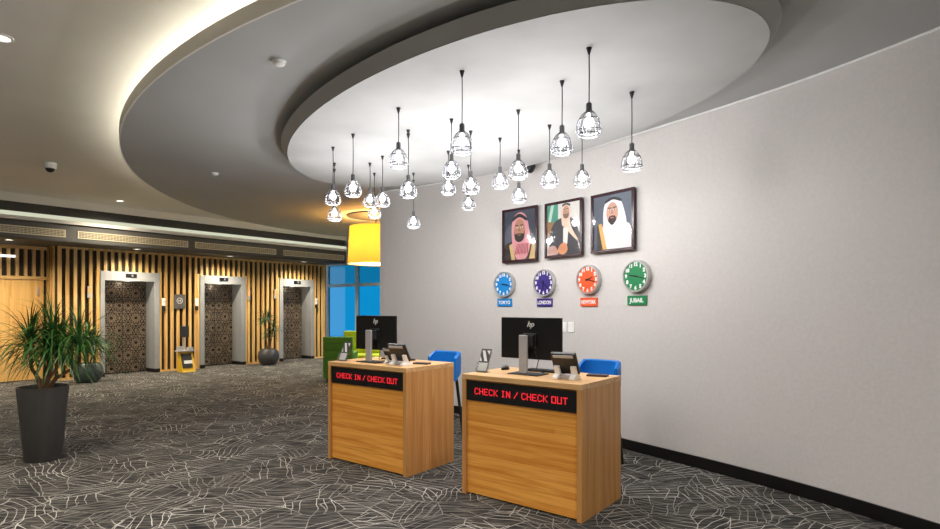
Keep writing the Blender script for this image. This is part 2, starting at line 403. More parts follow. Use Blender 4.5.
# lift portals and doors
def girih(x0, x1, z0, z1, y, R=0.175, lw=0.0100):
    b = MB()
    def bar(p, q):
        p = Vector(p); q = Vector(q)
        # clip
        d = q - p; t0, t1 = 0.0, 1.0
        for ax, lo, hi in ((0, x0, x1), (1, z0, z1)):
            if abs(d[ax]) < 1e-9:
                if p[ax] < lo or p[ax] > hi: return
            else:
                ta, tb = sorted(((lo - p[ax]) / d[ax], (hi - p[ax]) / d[ax])); t0 = max(t0, ta); t1 = min(t1, tb)
        if t1 - t0 < 0.02: return
        a = p + d * t0; c = p + d * t1; nrm = Vector((-(c - a).y, (c - a).x)).normalized() * lw / 2
        q4 = [a + nrm, a - nrm, c - nrm, c + nrm]
        b.add([(w_.x, y, w_.y) for w_ in q4] + [(w_.x, y - 0.006, w_.y) for w_ in q4], [(0, 1, 2, 3), (7, 6, 5, 4), (0, 4, 5, 1), (1, 5, 6, 2), (2, 6, 7, 3), (3, 7, 4, 0)])
    dx = R * 2; dz = R * math.sqrt(3)
    row = 0; z = z0 + 0.1
    while z < z1 + R:
        xx = x0 + ((row % 2) * R) - 0.05
        while xx < x1 + R:
            pt = lambda r, k, ph=0: (xx + r * math.cos(PI / 6 * k + ph), z + r * math.sin(PI / 6 * k + ph))
            for k in range(12):
                bar(pt(R * 1.0, k), pt(R * 0.50, k + 1)); bar(pt(R * 1.0, k), pt(R * 0.50, k - 1))
                bar(pt(R * 0.50, k), pt(R * 0.50, k + 1))
                bar(pt(R * 0.50, k), pt(R * 0.22, k + 0.5)); bar(pt(R * 0.50, k), pt(R * 0.22, k - 0.5))
                bar(pt(R * 1.0, k), pt(R * 1.0, k + 1))
            xx += dx
        z += dz; row += 1
    return b
which = ['left', 'middle', 'right']
desc = ['nearest the big potted plant, leftmost', 'in the middle, between the other two lifts', 'beside the blue window, rightmost']
for i, (a0, a1, o0, o1) in enumerate(PORT):
    oc = (C0.x + VX * (a0 + a1) / 2, C0.y + VY * (a0 + a1) / 2, 0); hw = (a1 - a0) / 2; ho0 = o0 - (a0 + a1) / 2; ho1 = o1 - (a0 + a1) / 2
    p = thing('lift_portal', 'pale stone lift surround with display, ' + desc[i], 'lift surround', oc, A_LIFT, 'lift surrounds')
    b = MB(); b.box(-hw, ho0, -0.03, 0.06, 0, ZP); b.box(ho1, hw, -0.03, 0.06, 0, ZP); b.box(ho0, ho1, -0.03, 0.06, ZO, ZP)
    b.build('casing', 'portal', p, bevel=0.004)
    b = MB(); b.box(ho0 - 0.02, ho0, 0.06, DEEP + 0.04, 0, ZO); b.box(ho1, ho1 + 0.02, 0.06, DEEP + 0.04, 0, ZO); b.box(ho0, ho1, 0.06, DEEP + 0.04, ZO, ZO + 0.02)
    b.build('reveal', 'portal', p)
    b = MB(); b.box(ho1 - 0.006, hw + 0.004, -0.036, DEEP, 0, 0.09); b.build('plinth', 'black', p); b = MB(); b.box(-hw, ho0 + 0.004, -0.036, DEEP, 0, 0.09); b.build('plinth', 'black', p)
    b = MB(); b.box(-0.12, 0.12, -0.045, -0.03, ZO + 0.08, ZO + 0.17); d_ = b.build('display', 'black', p)
    text_obj('G', 0.06, 'bar_light', d_, 'floor_number', Matrix.Translation((0.02, -0.046, ZO + 0.125)) @ Matrix.Rotation(PI / 2, 4, 'X'))
    light('reveal_lamp', 'POINT', 1.2, p, (0, 0.2, ZO - 0.06), (1, 0.88, 0.7), 0.04)
    dr = thing('lift_door', 'dark bronze lift door with star tracery, ' + desc[i], 'door', oc, A_LIFT, 'lift doors')
    mid = (ho0 + ho1) / 2
    for (q0, q1) in ((ho0, mid - 0.002), (mid + 0.002, ho1)):
        b = MB(); b.box(q0, q1, DEEP, DEEP + 0.03, 0.005, ZO); lf = b.build('door_leaf', 'bronze', dr)
        girih(q0 + 0.004, q1 - 0.003, 0.02, ZO - 0.01, DEEP - 0.001).build('tracery', 'copper', lf, fix=False)

# fascia with air grilles, glowing band for the lit cove, soffit in front of the lift wall
OFF = 0.95
FE = along(346, OFF)
b = MB(); b.box(-9, FE, -OFF, -OFF + 0.04, 2.93, 3.27); b.box(-9, FE, -OFF, 0.66, 2.93, 2.96); b.box(FE - 0.04, FE, -OFF, 0.3, 2.93, Z_OUT)
struct(lbuild(b, 'wall_fascia', 'fascia'))
b = MB(); b.box(-9, FE, -OFF - 0.02, -OFF + 0.05, 3.37, 3.45); lbuild(b, 'linear_light', 'linear'); o = bpy.data.objects['linear_light']  # band glows by itself in place of the lit cove
tag(o, 'long pale light line running above the air grilles', 'light')
b = MB(); b.box(-9, FE, -OFF + 0.03, -OFF + 0.10, 3.25, Z_OUT); struct(lbuild(b, 'trim_2', 'gap'))
b = MB(); b.box(-9, FE, -OFF - 0.02, -OFF + 0.03, 3.64, Z_OUT); struct(lbuild(b, 'trim_3', 'ceiling'))
b = MB(); b.box(-9, FE, -OFF - 0.03, -OFF + 0.03, 3.30, 3.37); struct(lbuild(b, 'trim_4', 'ceiling'))
GR = [(along(-60, OFF), along(65.5, OFF)), (along(77.5, OFF), along(188, OFF)), (along(195, OFF), along(276, OFF)), (along(283, OFF), along(344, OFF))]
gl = ['leftmost long air grille on the dark fascia, cut by the photo edge', 'air grille above the left lift door', 'air grille above the middle lift door', 'air grille above the right lift, next to the yellow lamp']
for (g0, g1), lab in zip(GR, gl):
    c = (C0.x + VX * (g0 + g1) / 2 + UX * OFF, C0.y + VY * (g0 + g1) / 2 + UY * OFF, 3.10); h = (g1 - g0) / 2
    g = thing('air_grille', lab, 'vent', c, A_LIFT, 'air grilles on the fascia')
    b = MB(); t = 0.022
    b.box(-h, h, -0.015, 0, 0.055, 0.055 + t); b.box(-h, h, -0.015, 0, -0.055 - t, -0.055); b.box(-h, -h + t, -0.015, 0, -0.055, 0.055); b.box(h - t, h, -0.015, 0, -0.055, 0.055)
    b.build('frame', 'grille', g)
    b = MB(); b.box(-h + t, h - t, -0.003, 0, -0.055, 0.055); b.build('backing', 'grille_dark', g)
    b = MB()
    for k in range(3): b.box(-h + t, h - t, -0.012, -0.004, -0.036 + k * 0.03, -0.024 + k * 0.03)
    k = -h + 0.06
    while k < h - 0.03: b.box(k, k + 0.006, -0.011, -0.004, -0.055, 0.055); k += 0.06
    b.build('louvres', 'grille', g)

# windows
WB = C0 + Vector((VX, VY, 0)) * (T_END + 1.3)      # left end of the window wall
win = struct(bpy.data.objects.new('window_1', None)); COL.objects.link(win); win.location = WB + Vector((-UX * 0.25, -UY * 0.25, 0)); win.rotation_euler = (0, 0, A_DESK)
b = MB(); WL = 10.0
def ray_s(u):   # position along window wall where column u hits
    r = (u - CX) / F; p = win.location; return (r * p.y - p.x) / (UX - r * UY)
s_m = ray_s(357.3)
step = 1.55
mull = [s_m + k * step for k in range(-1, 6)]
zt, zh = 2.34, 3.02
b.box(-2.4, WL, -0.05, 0.05, zh, zh + 0.12); b.box(-2.4, WL, -0.04, 0.04, zt - 0.05, zt + 0.05); b.box(-2.4, WL, -0.05, 0.05, 0, 0.1)
for x in mull: b.box(x - 0.06, x + 0.06, -0.045, 0.045, 0, zh)
b.build('window_frame', 'winframe', win)
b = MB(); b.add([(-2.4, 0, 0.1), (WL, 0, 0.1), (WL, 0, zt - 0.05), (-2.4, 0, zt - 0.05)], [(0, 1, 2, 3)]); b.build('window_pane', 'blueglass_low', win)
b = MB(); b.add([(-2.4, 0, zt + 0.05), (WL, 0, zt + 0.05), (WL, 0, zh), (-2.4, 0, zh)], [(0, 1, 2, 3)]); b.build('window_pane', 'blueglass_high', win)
b = MB(); b.box(-2.4, WL, -0.06, 0.1, zh + 0.12, Z_OUT); struct(b.build('wall_window', 'plain_wall', None, loc=tuple(win.location), rz=A_DESK))

# ---------------------------------------------------------------- hanging ceiling discs
def ell(c, a, bb, ang, n=128, k=1.0, d=0.0):
    out = []
    for i in range(n):
        t = 2 * PI * i / n; x = (a * k + d) * math.cos(t); y = (bb * k + d) * math.sin(t)
        out.append((c[0] + x * math.cos(ang) - y * math.sin(ang), c[1] + x * math.sin(ang) + y * math.cos(ang)))
    return out
BIGC, BIGA, BIGB, BIGT = (1.42, 9.59), 7.55, 6.25, math.atan2(-0.809, 0.588)
big = thing('ceiling_disc', 'huge grey oval dropped ceiling panel over the desks, lit along its rim', 'ceiling panel', (0, 0, Z_SOF))
b = MB(); b.prism(ell(BIGC, BIGA, BIGB, BIGT, 160, d=-0.004), 0, 0.05); b.build('panel', 'soffit', big)
def ring(o_, i_, z0, z1, m=None):
    b = MB(); n = len(o_); vs = [(x, y, z) for L_, z in ((o_, z0), (o_, z1), (i_, z1), (i_, z0)) for x, y in L_]
    b.add(vs, [(j * n + i, j * n + (i + 1) % n, ((j + 1) % 4) * n + (i + 1) % n, ((j + 1) % 4) * n + i) for j in range(4) for i in range(n)]); return b
ring(ell(BIGC, BIGA, BIGB, BIGT, 160, d=0.012), ell(BIGC, BIGA, BIGB, BIGT, 160, d=-0.004), 0.0, 0.115).build('rim', 'ceiling', big)
ring(ell(BIGC, BIGA, BIGB, BIGT, 160, d=-0.22), ell(BIGC, BIGA, BIGB, BIGT, 160, d=-0.25), 0.05, 0.11).build('light_strip', 'led', big)
ring(ell(BIGC, BIGA, BIGB, BIGT, 160, d=-0.38), ell(BIGC, BIGA, BIGB, BIGT, 160, d=-0.42), 0.05, Z_OUT - Z_SOF).build('upstand', 'ceiling', big)

SMC, SMA, SMB, SMT = (-0.084, 5.69), 2.945, 1.436, math.atan2(-0.795, 0.606)
sm = thing('ceiling_disc', 'smaller white oval ceiling panel with the glass pendants hanging from it', 'ceiling panel', (0, 0, Z_DISC))
b = MB(); b.prism(ell(SMC, SMA, SMB, SMT, 128), 0, 0.015); b.build('panel', 'disc', sm)
b = MB(); lo, hi = ell(SMC, SMA, SMB, SMT, 128, d=0.002), ell(SMC, SMA, SMB, SMT, 128, d=0.07); n = 128
b.add([(x, y, 0.004) for x, y in lo] + [(x, y, 0.10) for x, y in hi] + [(x, y, 0.10) for x, y in ell(SMC, SMA, SMB, SMT, 128, d=-0.17)], [(j * n + i, j * n + (i + 1) % n, (j + 1) * n + (i + 1) % n, (j + 1) * n + i) for j in range(2) for i in range(n)])
b.build('rim', 'soffit', sm)
b = MB(); b.prism(ell(SMC, SMA, SMB, SMT, 96, d=-0.16), 0.10, Z_SOF - Z_DISC + 0.0); b.build('neck', 'soffit', sm)

# ---------------------------------------------------------------- ceiling fittings
def downlight(x, y, z, label, power=0, color=(1, 0.9, 0.75), spot=2.2, grp='round ceiling downlights'):
    t = thing('downlight', label, 'light', (x, y, z), 0, grp)
    MB().lathe([(0.085, 0.0), (0.085, -0.012), (0.065, -0.014), (0.06, -0.004)], n=24).build('trim_ring', 'white', t, smooth=True)
    b = MB(); b.lathe([(0.0605, -0.006), (0.001, -0.0065)], n=24); b.build('lens', 'downlight', t)
    if power: light('lamp', 'SPOT', power, t, (0, 0, -0.03), color, 0.06, (0, 0, 0), spot, 1.0)
def at_z(u, v, z): 
    d = F * (z - HC) / (HY - v); return ((u - CX) / F * d, d)
for (u, v, z, lab, pw) in [(1, 37, Z_OUT, 'tiny downlight in the pale ceiling at the far left edge, nearest the camera', P_SPOT),
        (120, 211, Z_OUT, 'downlight in the pale ceiling above the left lift', P_FAR),
        (252, 227.5, Z_OUT, 'downlight in the pale ceiling above the middle lift', 0),
        (9, 240, 2.93, 'downlight under the dark soffit at the far left edge', P_FAR),
        (137, 248, 2.93, 'downlight under the dark soffit in front of the left lift', P_FAR),
        (230, 255.5, 2.93, 'downlight under the dark soffit in front of the middle lift', P_FAR),
        (304, 261, 2.93, 'downlight under the dark soffit in front of the right lift', P_FAR)]:
    x, y = at_z(u, v, z)
    if z == 2.93:
        tt = along(u, 0.62); x = C0.x + tt * VX + 0.62 * UX; y = C0.y + tt * VY + 0.62 * UY
    elif v > 200:
        x = C0.x + along(u, 1.7) * VX + 1.7 * UX; y = C0.y + along(u, 1.7) * VY + 1.7 * UY
    downlight(x, y, z, lab, pw, (1, 0.88, 0.68), 2.7)
for i, (x, y, pw) in enumerate([(-1.5, 0.8, 272), (1.8, 0.4, 272), (-4.5, 2.2, 272), (-8.5, 3.5, 289), (-10.5, 7.5, 289), (-1.0, -2.0, 272), (-5.5, -1.5, 272)]):  # unseen lamps added to raise the ambient light of the room
    downlight(x, y, Z_OUT, 'round downlight in the pale ceiling behind the camera' , pw, (1, 0.96, 0.90), 2.6, 'downlights behind the camera')
for (x, y) in ((0.2, 12.0), (-1.6, 14.4), (-2.6, 15.6)): downlight(x, y, Z_SOF, 'round downlight over the lounge behind the curved wall', 230, (1, 0.95, 0.88), 2.6, 'lounge downlights')  # hidden lamps added to brighten the lounge, sofa and window frames
for (u, v, lab) in [(279, 61, 'round white smoke detector on the grey oval panel, near the white oval'), (215, 173, 'small pale smoke detector on the grey oval panel, far from the pendants')]:
    x, y = at_z(u, v, Z_SOF)
    t = thing('smoke_detector', lab, 'detector', (x, y, Z_SOF), 0)
    MB().lathe([(0.055, 0), (0.055, -0.012)], cap1=True).build('base', 'white', t, smooth=True)
    MB().lathe([(0.045, -0.012), (0.042, -0.03), (0.025, -0.038)], cap1=True).build('sensor', 'white', t, smooth=True)
x, y = at_z(50, 163, Z_OUT)
t = thing('dome_camera', 'white dome security camera under the pale ceiling on the left', 'camera', (x, y, Z_OUT))
MB().lathe([(0.085, 0), (0.085, -0.06), (0.078, -0.085)], cap1=True).build('housing', 'white', t, smooth=True)
MB().lathe([(0.06 * math.cos(a), -0.085 - 0.06 * math.sin(a)) for a in [k * PI / 14 for k in range(7)]] + [(0.001, -0.145)]).build('lens_dome', 'black', t, smooth=True)
x, y = at_z(535, 163, Z_SOF)
wp = wall_at(535); 
t = thing('dome_camera', 'black dome security camera where the curved wall meets the ceiling', 'camera', (wp.x - 0.08, wp.y - 0.10, Z_SOF))
MB().lathe([(0.075, 0), (0.075, -0.10)], cap1=True).build('housing', 'soft_black', t, smooth=True)
MB().lathe([(0.066 * math.cos(a), -0.10 - 0.066 * math.sin(a)) for a in [k * PI / 14 for k in range(7)]] + [(0.001, -0.166)]).build('lens_dome', 'black', t, smooth=True)

# ---------------------------------------------------------------- pendants
PEND = [(333, 147, 196), (353, 134, 187), (334.5, 163, 213), (370, 163, 199), (374.3, 173, 211), (382.5, 156, 198), (398.5, 108, 157),
        (408.3, 130, 188), (413.5, 173, 221), (462, 71, 141), (451.5, 119, 168), (448.3, 151, 186), (470.7, 131, 184), (468.5, 165, 202),
        (500, 138, 179), (518.3, 110, 168), (518.8, 150, 194), (549.5, 125, 177), (562, 81, 142), (589, 48, 122), (582, 132, 177), (631.8, 92, 159)]
PN = ['leftmost one, hanging slightly higher of the left pair', 'second column from the left, on its own', 'leftmost column, the lower lamp of the pair', 'third column from left, upper of two overlapping lamps',
      'third column from left, lower of two overlapping lamps', 'just right of the overlapping left pair', 'high up between the left group and the centre', 'just below and right of the high left lamp',
      'lowest of all, alone in front of the grey wall', 'high central one with large cage', 'central column, directly below the high central lamp', 'central column, lowest lamp under two others',
      'right of the central column, upper of two', 'right of the central column, lower of two', 'left of the pair above the first portrait', 'upper lamp of the pair above the first portrait',
      'lower lamp right above the first portrait', 'left of the black dome camera, above the second portrait gap', 'second highest on the right side', 'highest and nearest, large cage at the top right',
      'directly below the highest nearest lamp', 'rightmost one, above the third portrait']
def make_pendant():
    t = thing('pendant_lamp', '', 'pendant lamp')
    # local origin: socket top; cord is stretched per lamp as its own mesh
    MB().lathe([(0.012, 0.004), (0.018, 0.0), (0.020, -0.008), (0.020, -0.05), (0.024, -0.055), (0.024, -0.066), (0.014, -0.07)], n=16, cap0=True, cap1=True).build('socket', 'socket', t, smooth=True)
    MB().lathe([(0.024, -0.058), (0.042, -0.075), (0.065, -0.113), (0.078, -0.153), (0.080, -0.185), (0.071, -0.206)], n=20).build('glass_shade', 'glass', t, smooth=True)
    MB().lathe([(0.012, -0.066), (0.013, -0.092), (0.026, -0.106), (0.034, -0.126), (0.034, -0.140), (0.025, -0.156), (0.012, -0.164), (0.001, -0.166)], n=14).build('bulb', 'bulb', t, smooth=True)
    b = MB()
    prof = [(0.027, -0.058), (0.046, -0.074), (0.070, -0.112), (0.083, -0.152), (0.085, -0.186), (0.073, -0.212), (0.054, -0.222)]
    for k in range(8):
        a = 2 * PI * k / 8; b.tube([(r * math.cos(a), r * math.sin(a), z) for r, z in prof], 0.0032, n=5)
    for r, z in ((0.070, -0.112), (0.085, -0.186), (0.073, -0.212)):
        b.tube([(r * math.cos(2 * PI * k / 24), r * math.sin(2 * PI * k / 24), z) for k in range(25)], 0.0036, n=5, caps=False)
    b.build('wire_cage', 'wire', t)
    light('bulb_light', 'POINT', P_BULB, t, (0, 0, -0.19), (1.0, 0.975, 0.96), 0.045)
    return t
proto = make_pendant()
for i, (u, v, vb) in enumerate(PEND):
    t = proto if i == 0 else copy_tree(proto)
    x, y = at_z(u, v, Z_DISC)
    zb = HC + (HY - vb) / F * y       # centre of the glowing part
    zs = zb + 0.125
    t.location = (x, y, zs); t['label'] = 'clear glass caged pendant lamp, ' + PN[i]; t['group'] = 'glass pendants under the white oval'
    H = Z_DISC - zs
    MB().tube([(0, 0, 0.0), (0.002, 0.001, H * 0.5), (0, 0, H)], 0.0042, n=6).build('cord', 'cord', t)
    MB().lathe([(0.006, H - 0.045), (0.018, H - 0.004), (0.020, H)], n=14, cap0=True, cap1=True).build('ceiling_cup', 'cord', t, smooth=True)

# yellow drum pendant in the lounge
YX, YY = -1.98, 11.9
yl = thing('drum_lamp', 'large yellow fabric drum pendant lamp hanging behind the curved wall', 'pendant lamp', (YX, YY, 2.48))
b = MB(); b.lathe([(0.585, 0.02), (0.545, 0.80)], n=64); b.build('lamp_shade', 'shade', yl, smooth=True, fix=False)
MB().lathe([(0.58, 0.03), (0.02, 0.031)], n=48).build('diffuser', clear('lamp_diffuser', (0.9, 0.9, 0.86), 0.6), yl)
MB().tube([(0, 0, 0.5), (0, 0, Z_SOF - 2.48)], 0.012, n=8).build('stem', 'cord', yl)
MB().lathe([(0.60, Z_SOF - 2.48), (0.60, Z_SOF - 2.48 - 0.02)], n=40, cap1=True).build('canopy', 'gap', yl)  # flat dark disc set under the oval panel above the shade
light('lamp', 'POINT', P_YEL * 1.3, yl, (0, 0, 0.68), (1.0, 0.52, 0.12), 0.08)
light('lamp', 'POINT', P_YEL * 0.6, yl, (0, 0, 0.30), (1.0, 0.76, 0.40), 0.10)

# ---------------------------------------------------------------- reception desks
GLY = {'C': ["01110", "10001", "10000", "10000", "10000", "10001", "01110"], 'H': ["10001", "10001", "10001", "11111", "10001", "10001", "10001"],
       'E': ["11111", "10000", "10000", "11110", "10000", "10000", "11111"], 'K': ["10001", "10010", "10100", "11000", "10100", "10010", "10001"],
       'I': ["01110", "00100", "00100", "00100", "00100", "00100", "01110"], 'N': ["10001", "11001", "11101", "10101", "10111", "10011", "10001"],
       '/': ["00001", "00010", "00010", "00100", "01000", "01000", "10000"], 'O': ["11111", "10001", "10001", "10001", "10001", "10001", "11111"],
       'U': ["10001", "10001", "10001", "10001", "10001", "10001", "11111"], 'T': ["11111", "00100", "00100", "00100", "00100", "00100", "00100"], ' ': ["000"] * 7}
DW, DD, DH = 1.132, 0.715, 1.025
def make_desk():
    t = thing('reception_desk', '', 'desk')
    th = 0.042
    b = MB(); b.box(0, th, 0, DD, 0.0, DH - th); b.build('side_panel', 'bamboo_v', t, bevel=0.002)
    b = MB(); b.box(DW - th, DW, 0, DD, 0.0, DH - th); b.build('side_panel', 'bamboo_v', t, bevel=0.002)
    b = MB(); b.box(0, DW, 0, DD, DH - th, DH); b.build('desktop', 'bamboo_t', t, bevel=0.002)
    b = MB(); b.box(th, DW - th, 0.022, 0.045, 0.015, DH - th); b.build('front_panel', 'bamboo_h', t)
    b = MB(); b.box(th, DW - th, 0.05, DD - 0.05, 0.55, 0.57); b.build('shelf', 'bamboo_h', t)
    s = MB(); z1, z0 = DH - th - 0.012, DH - th - 0.175; s.box(th + 0.002, DW - th - 0.002, 0.008, 0.022, z0, z1)
    sg = s.build('sign_panel', 'black', t)
    txt = 'CHECK IN / CHECK OUT'; cells = sum((6 if c != ' ' else 3) for c in txt) - 1
    W_ = DW - 2 * th; px = W_ * 0.84 / cells; pz = 0.0078; x = th + W_ * 0.085; zc = (z0 + z1) / 2 + 3.5 * pz
    b = MB()
    for ch in txt:
        g = GLY[ch]
        for r, row in enumerate(g):
            for c, q in enumerate(row):
                if q == '1':
                    cx_ = x + (c + 0.5) * px; cz = zc - (r + 0.5) * pz
                    b.box(cx_ - px * 0.5, cx_ + px * 0.5, 0.0065, 0.008, cz - pz * 0.5, cz + pz * 0.5)
        x += (6 if ch != ' ' else 3) * px
    b.build('lettering', 'redled', sg)
    return t
D2 = Vector((-0.069, 4.863, 0)); D1 = Vector((-1.502, 5.975, 0))
dk2 = make_desk(); dk2.location = D2; dk2.rotation_euler = (0, 0, A_DESK); dk2['label'] = 'nearer bamboo check-in desk with red lettering sign, right of the other desk'
dk1 = copy_tree(dk2); dk1.location = D1; dk1.rotation_euler = (0, 0, A_DESK + 0.014); dk1['label'] = 'farther bamboo check-in desk with red lettering sign, left of the other desk'
for d_ in (dk1, dk2): d_['group'] = 'check-in desks'
def on_desk(D, a, c, z=DH): return (D.x + UX * a + VX * c, D.y + UY * a + VY * c, z)

def make_monitor():
    t = thing('monitor', '', 'monitor')
    b = MB(); b.box(-0.305, 0.305, 0.065, 0.085, 0.125, 0.485)
    pn = b.build('screen_panel', 'black', t, bevel=0.006)
    b = MB(); b.box(-0.07, 0.07, 0.045, 0.066, 0.22, 0.35); b.build('rear_cover', 'black', pn, bevel=0.012)
    lg = text_obj('hp', 0.07, 'paper', pn, 'logo', Matrix.Translation((0, 0.0640, 0.425)) @ Matrix.Rotation(PI / 2, 4, 'X'), shear=0.35, offset=0.0008)
    b = MB(); b.box(-0.070, 0.010, -0.012, 0.014, 0.008, 0.335); b.build('stand_column', 'silver', t, bevel=0.005)
    b = MB(); b.box(-0.05, 0.05, 0.014, 0.05, 0.24, 0.33); b.build('bracket', 'soft_black', t, bevel=0.004)
    b = MB(); b.box(-0.15, 0.15, -0.07, 0.13, 0, 0.009); b.build('stand_base', 'soft_black', t, bevel=0.004)
    MB().tube([(0.045, 0.06, 0.2), (0.09, 0.05, 0.12), (0.06, 0.06, 0.03), (0.12, 0.10, 0.012)], 0.004, n=6).build('cable', 'cord', t, smooth=True)
    return t
m2 = make_monitor(); m2.location = on_desk(D2, 0.462, 0.30); m2.rotation_euler = (0, 0, A_DESK); m2['label'] = 'black computer monitor seen from behind on the nearer desk'
m1 = copy_tree(m2); m1.location = on_desk(D1, 0.43, 0.21); m1['label'] = 'black computer monitor seen from behind on the farther desk'
def make_pos(k=1.0):
    t = thing('payment_terminal', '', 'payment terminal')
    # slab leaning with its top towards the customers
    b = MB(); b.T = Matrix.Translation((0, 0.02, 0.045)) @ Matrix.Rotation(math.radians(33), 4, 'X') @ Matrix.Scale(1, 4)
    b.box(-0.125 * k, 0.125 * k, -0.016, 0.016, 0, 0.20 * k); sl = b.build('tablet', 'black', t, bevel=0.008)
    b = MB(); b.T = Matrix.Translation((0, 0.02, 0.045)) @ Matrix.Rotation(math.radians(33), 4, 'X')
    b.box(-0.10 * k, 0.10 * k, -0.024, -0.015, 0.165 * k, 0.19 * k); b.build('card_slot', 'silver', sl, bevel=0.003)
    for s in (-1, 1):
        b = MB(); x0, x1 = sorted((s * 0.055 * k, s * 0.11 * k))
        pts = [(-0.085, 0.0), (0.07, 0.0), (0.07, 0.02), (0.015, 0.055), (-0.03, 0.115 * k), (-0.055, 0.10 * k), (-0.03, 0.04), (-0.085, 0.018)]
        n = len(pts); b.add([(x0, y, z) for y, z in pts] + [(x1, y, z) for y, z in pts], [tuple(range(n)), tuple(range(n, 2 * n))[::-1]] + [(i, (i + 1) % n, n + (i + 1) % n, n + i) for i in range(n)])
        b.build('cradle_leg', 'white', t, bevel=0.003)
    b = MB(); b.box(-0.055 * k, 0.055 * k, -0.04, 0.07, 0, 0.03); b.build('base', 'silver', t, bevel=0.004)
    return t
p2 = make_pos(); p2.scale = (0.84, 0.95, 1.0); p2.location = on_desk(D2, 0.875, 0.25); p2.rotation_euler = (0, 0, A_DESK + 0.12); p2['label'] = 'black tablet terminal on white cradle legs on the nearer desk'
p1 = copy_tree(p2); p1.location = on_desk(D1, 0.885, 0.20); p1['label'] = 'black tablet terminal on white cradle legs at the right end of the farther desk'
cr = copy_tree(p2); cr.location = on_desk(D1, 0.69, 0.26); cr.scale = (0.55, 0.7, 0.75); cr['label'] = 'smaller white-legged card reader beside the monitor on the farther desk'
def make_holder():
    t = thing('leaflet_stand', '', 'leaflet holder')
    R = Matrix.Rotation(math.radians(-24), 4, 'X')
    b = MB(); b.T = R; b.box(-0.06, 0.06, 0.0, 0.003, 0.0, 0.19); b.box(-0.06, 0.06, -0.028, -0.025, 0.0, 0.085); b.box(-0.06, 0.06, -0.028, 0.003, 0, 0.003)
    b.box(-0.06, -0.057, -0.028, 0.003, 0, 0.085); b.box(0.057, 0.06, -0.028, 0.003, 0, 0.085); b.build('clear_pocket', 'acrylic', t)
    b = MB(); b.T = R; b.box(-0.052, 0.052, -0.010, -0.002, 0.004, 0.215, 'darkpaper'); b.box(-0.048, 0.048, -0.0112, -0.010, 0.01, 0.085, 'paper')
    b.T = R @ Matrix.Translation((0, -0.0108, 0)); 
    b.add([(-0.04, 0, 0.20), (-0.01, 0, 0.20), (0.035, 0, 0.10), (0.005, 0, 0.10)], [(0, 1, 2, 3)], 'paper'); b.add([(0.01, 0, 0.20), (0.045, 0, 0.20), (0.045, 0, 0.16)], [(0, 1, 2)], 'paper')
    b.add([(-0.048, 0, 0.15), (-0.02, 0, 0.10), (-0.048, 0, 0.10)], [(0, 1, 2)], 'silver')
    b.build('leaflet', None, t, fix=False)
    b = MB(); b.box(-0.06, 0.06, -0.03, 0.06, 0, 0.003); b.build('foot', 'acrylic', t)
    return t
h2 = make_holder(); h2.location = on_desk(D2, 0.065, 0.20); h2.rotation_euler = (0, 0, A_DESK + 0.05); h2['label'] = 'clear leaflet holder with black and white leaflet on the nearer desk'
h1 = copy_tree(h2); h1.location = on_desk(D1, 0.09, 0.12); h1['label'] = 'clear leaflet holder with black and white leaflet on the farther desk'
def folder(D, a, c, lab):
    b = MB(); b.box(-0.085, 0.085, -0.045, 0.045, 0, 0.016); o = b.build('card_folder', 'brown', None, loc=on_desk(D, a, c), rz=A_DESK + 0.25, bevel=0.004); tag(o, lab, 'folder')
folder(D2, 0.995, 0.56, 'flat dark brown folder on the right corner of the nearer desk')
folder(D1, 0.975, 0.40, 'flat dark brown folder on the right end of the farther desk')
ms = thing('computer_mouse', 'black computer mouse at the back left of the nearer desk', 'mouse', on_desk(D2, 0.11, 0.50), A_DESK)
MB().lathe([(0.040, 0.0), (0.042, 0.010), (0.036, 0.026), (0.020, 0.036), (0.001, 0.038)], n=20, cap0=True, sx=0.75, sy=1.25).build('shell', 'black', ms, smooth=True)
MB().lathe([(0.006, 0.030), (0.006, 0.042)], n=10, cap1=True, c=(0, -0.02)).build('wheel', 'silver', ms)
def keyboard(D, a, c, lab):
    t = thing('keyboard', lab, 'keyboard', on_desk(D, a, c), A_DESK)
    b = MB(); b.box(-0.20, 0.20, -0.065, 0.065, 0, 0.014); b.build('case', 'black', t, bevel=0.003)
    b = MB()
    for r in range(5):
        for k in range(18): b.box(-0.19 + k * 0.0212, -0.172 + k * 0.0212, -0.055 + r * 0.022, -0.037 + r * 0.022, 0.014, 0.019)
    b.build('keys', 'soft_black', t)
keyboard(D2, 0.50, 0.58, 'black keyboard behind the monitor on the nearer desk')
keyboard(D1, 0.46, 0.58, 'black keyboard behind the monitor on the farther desk')

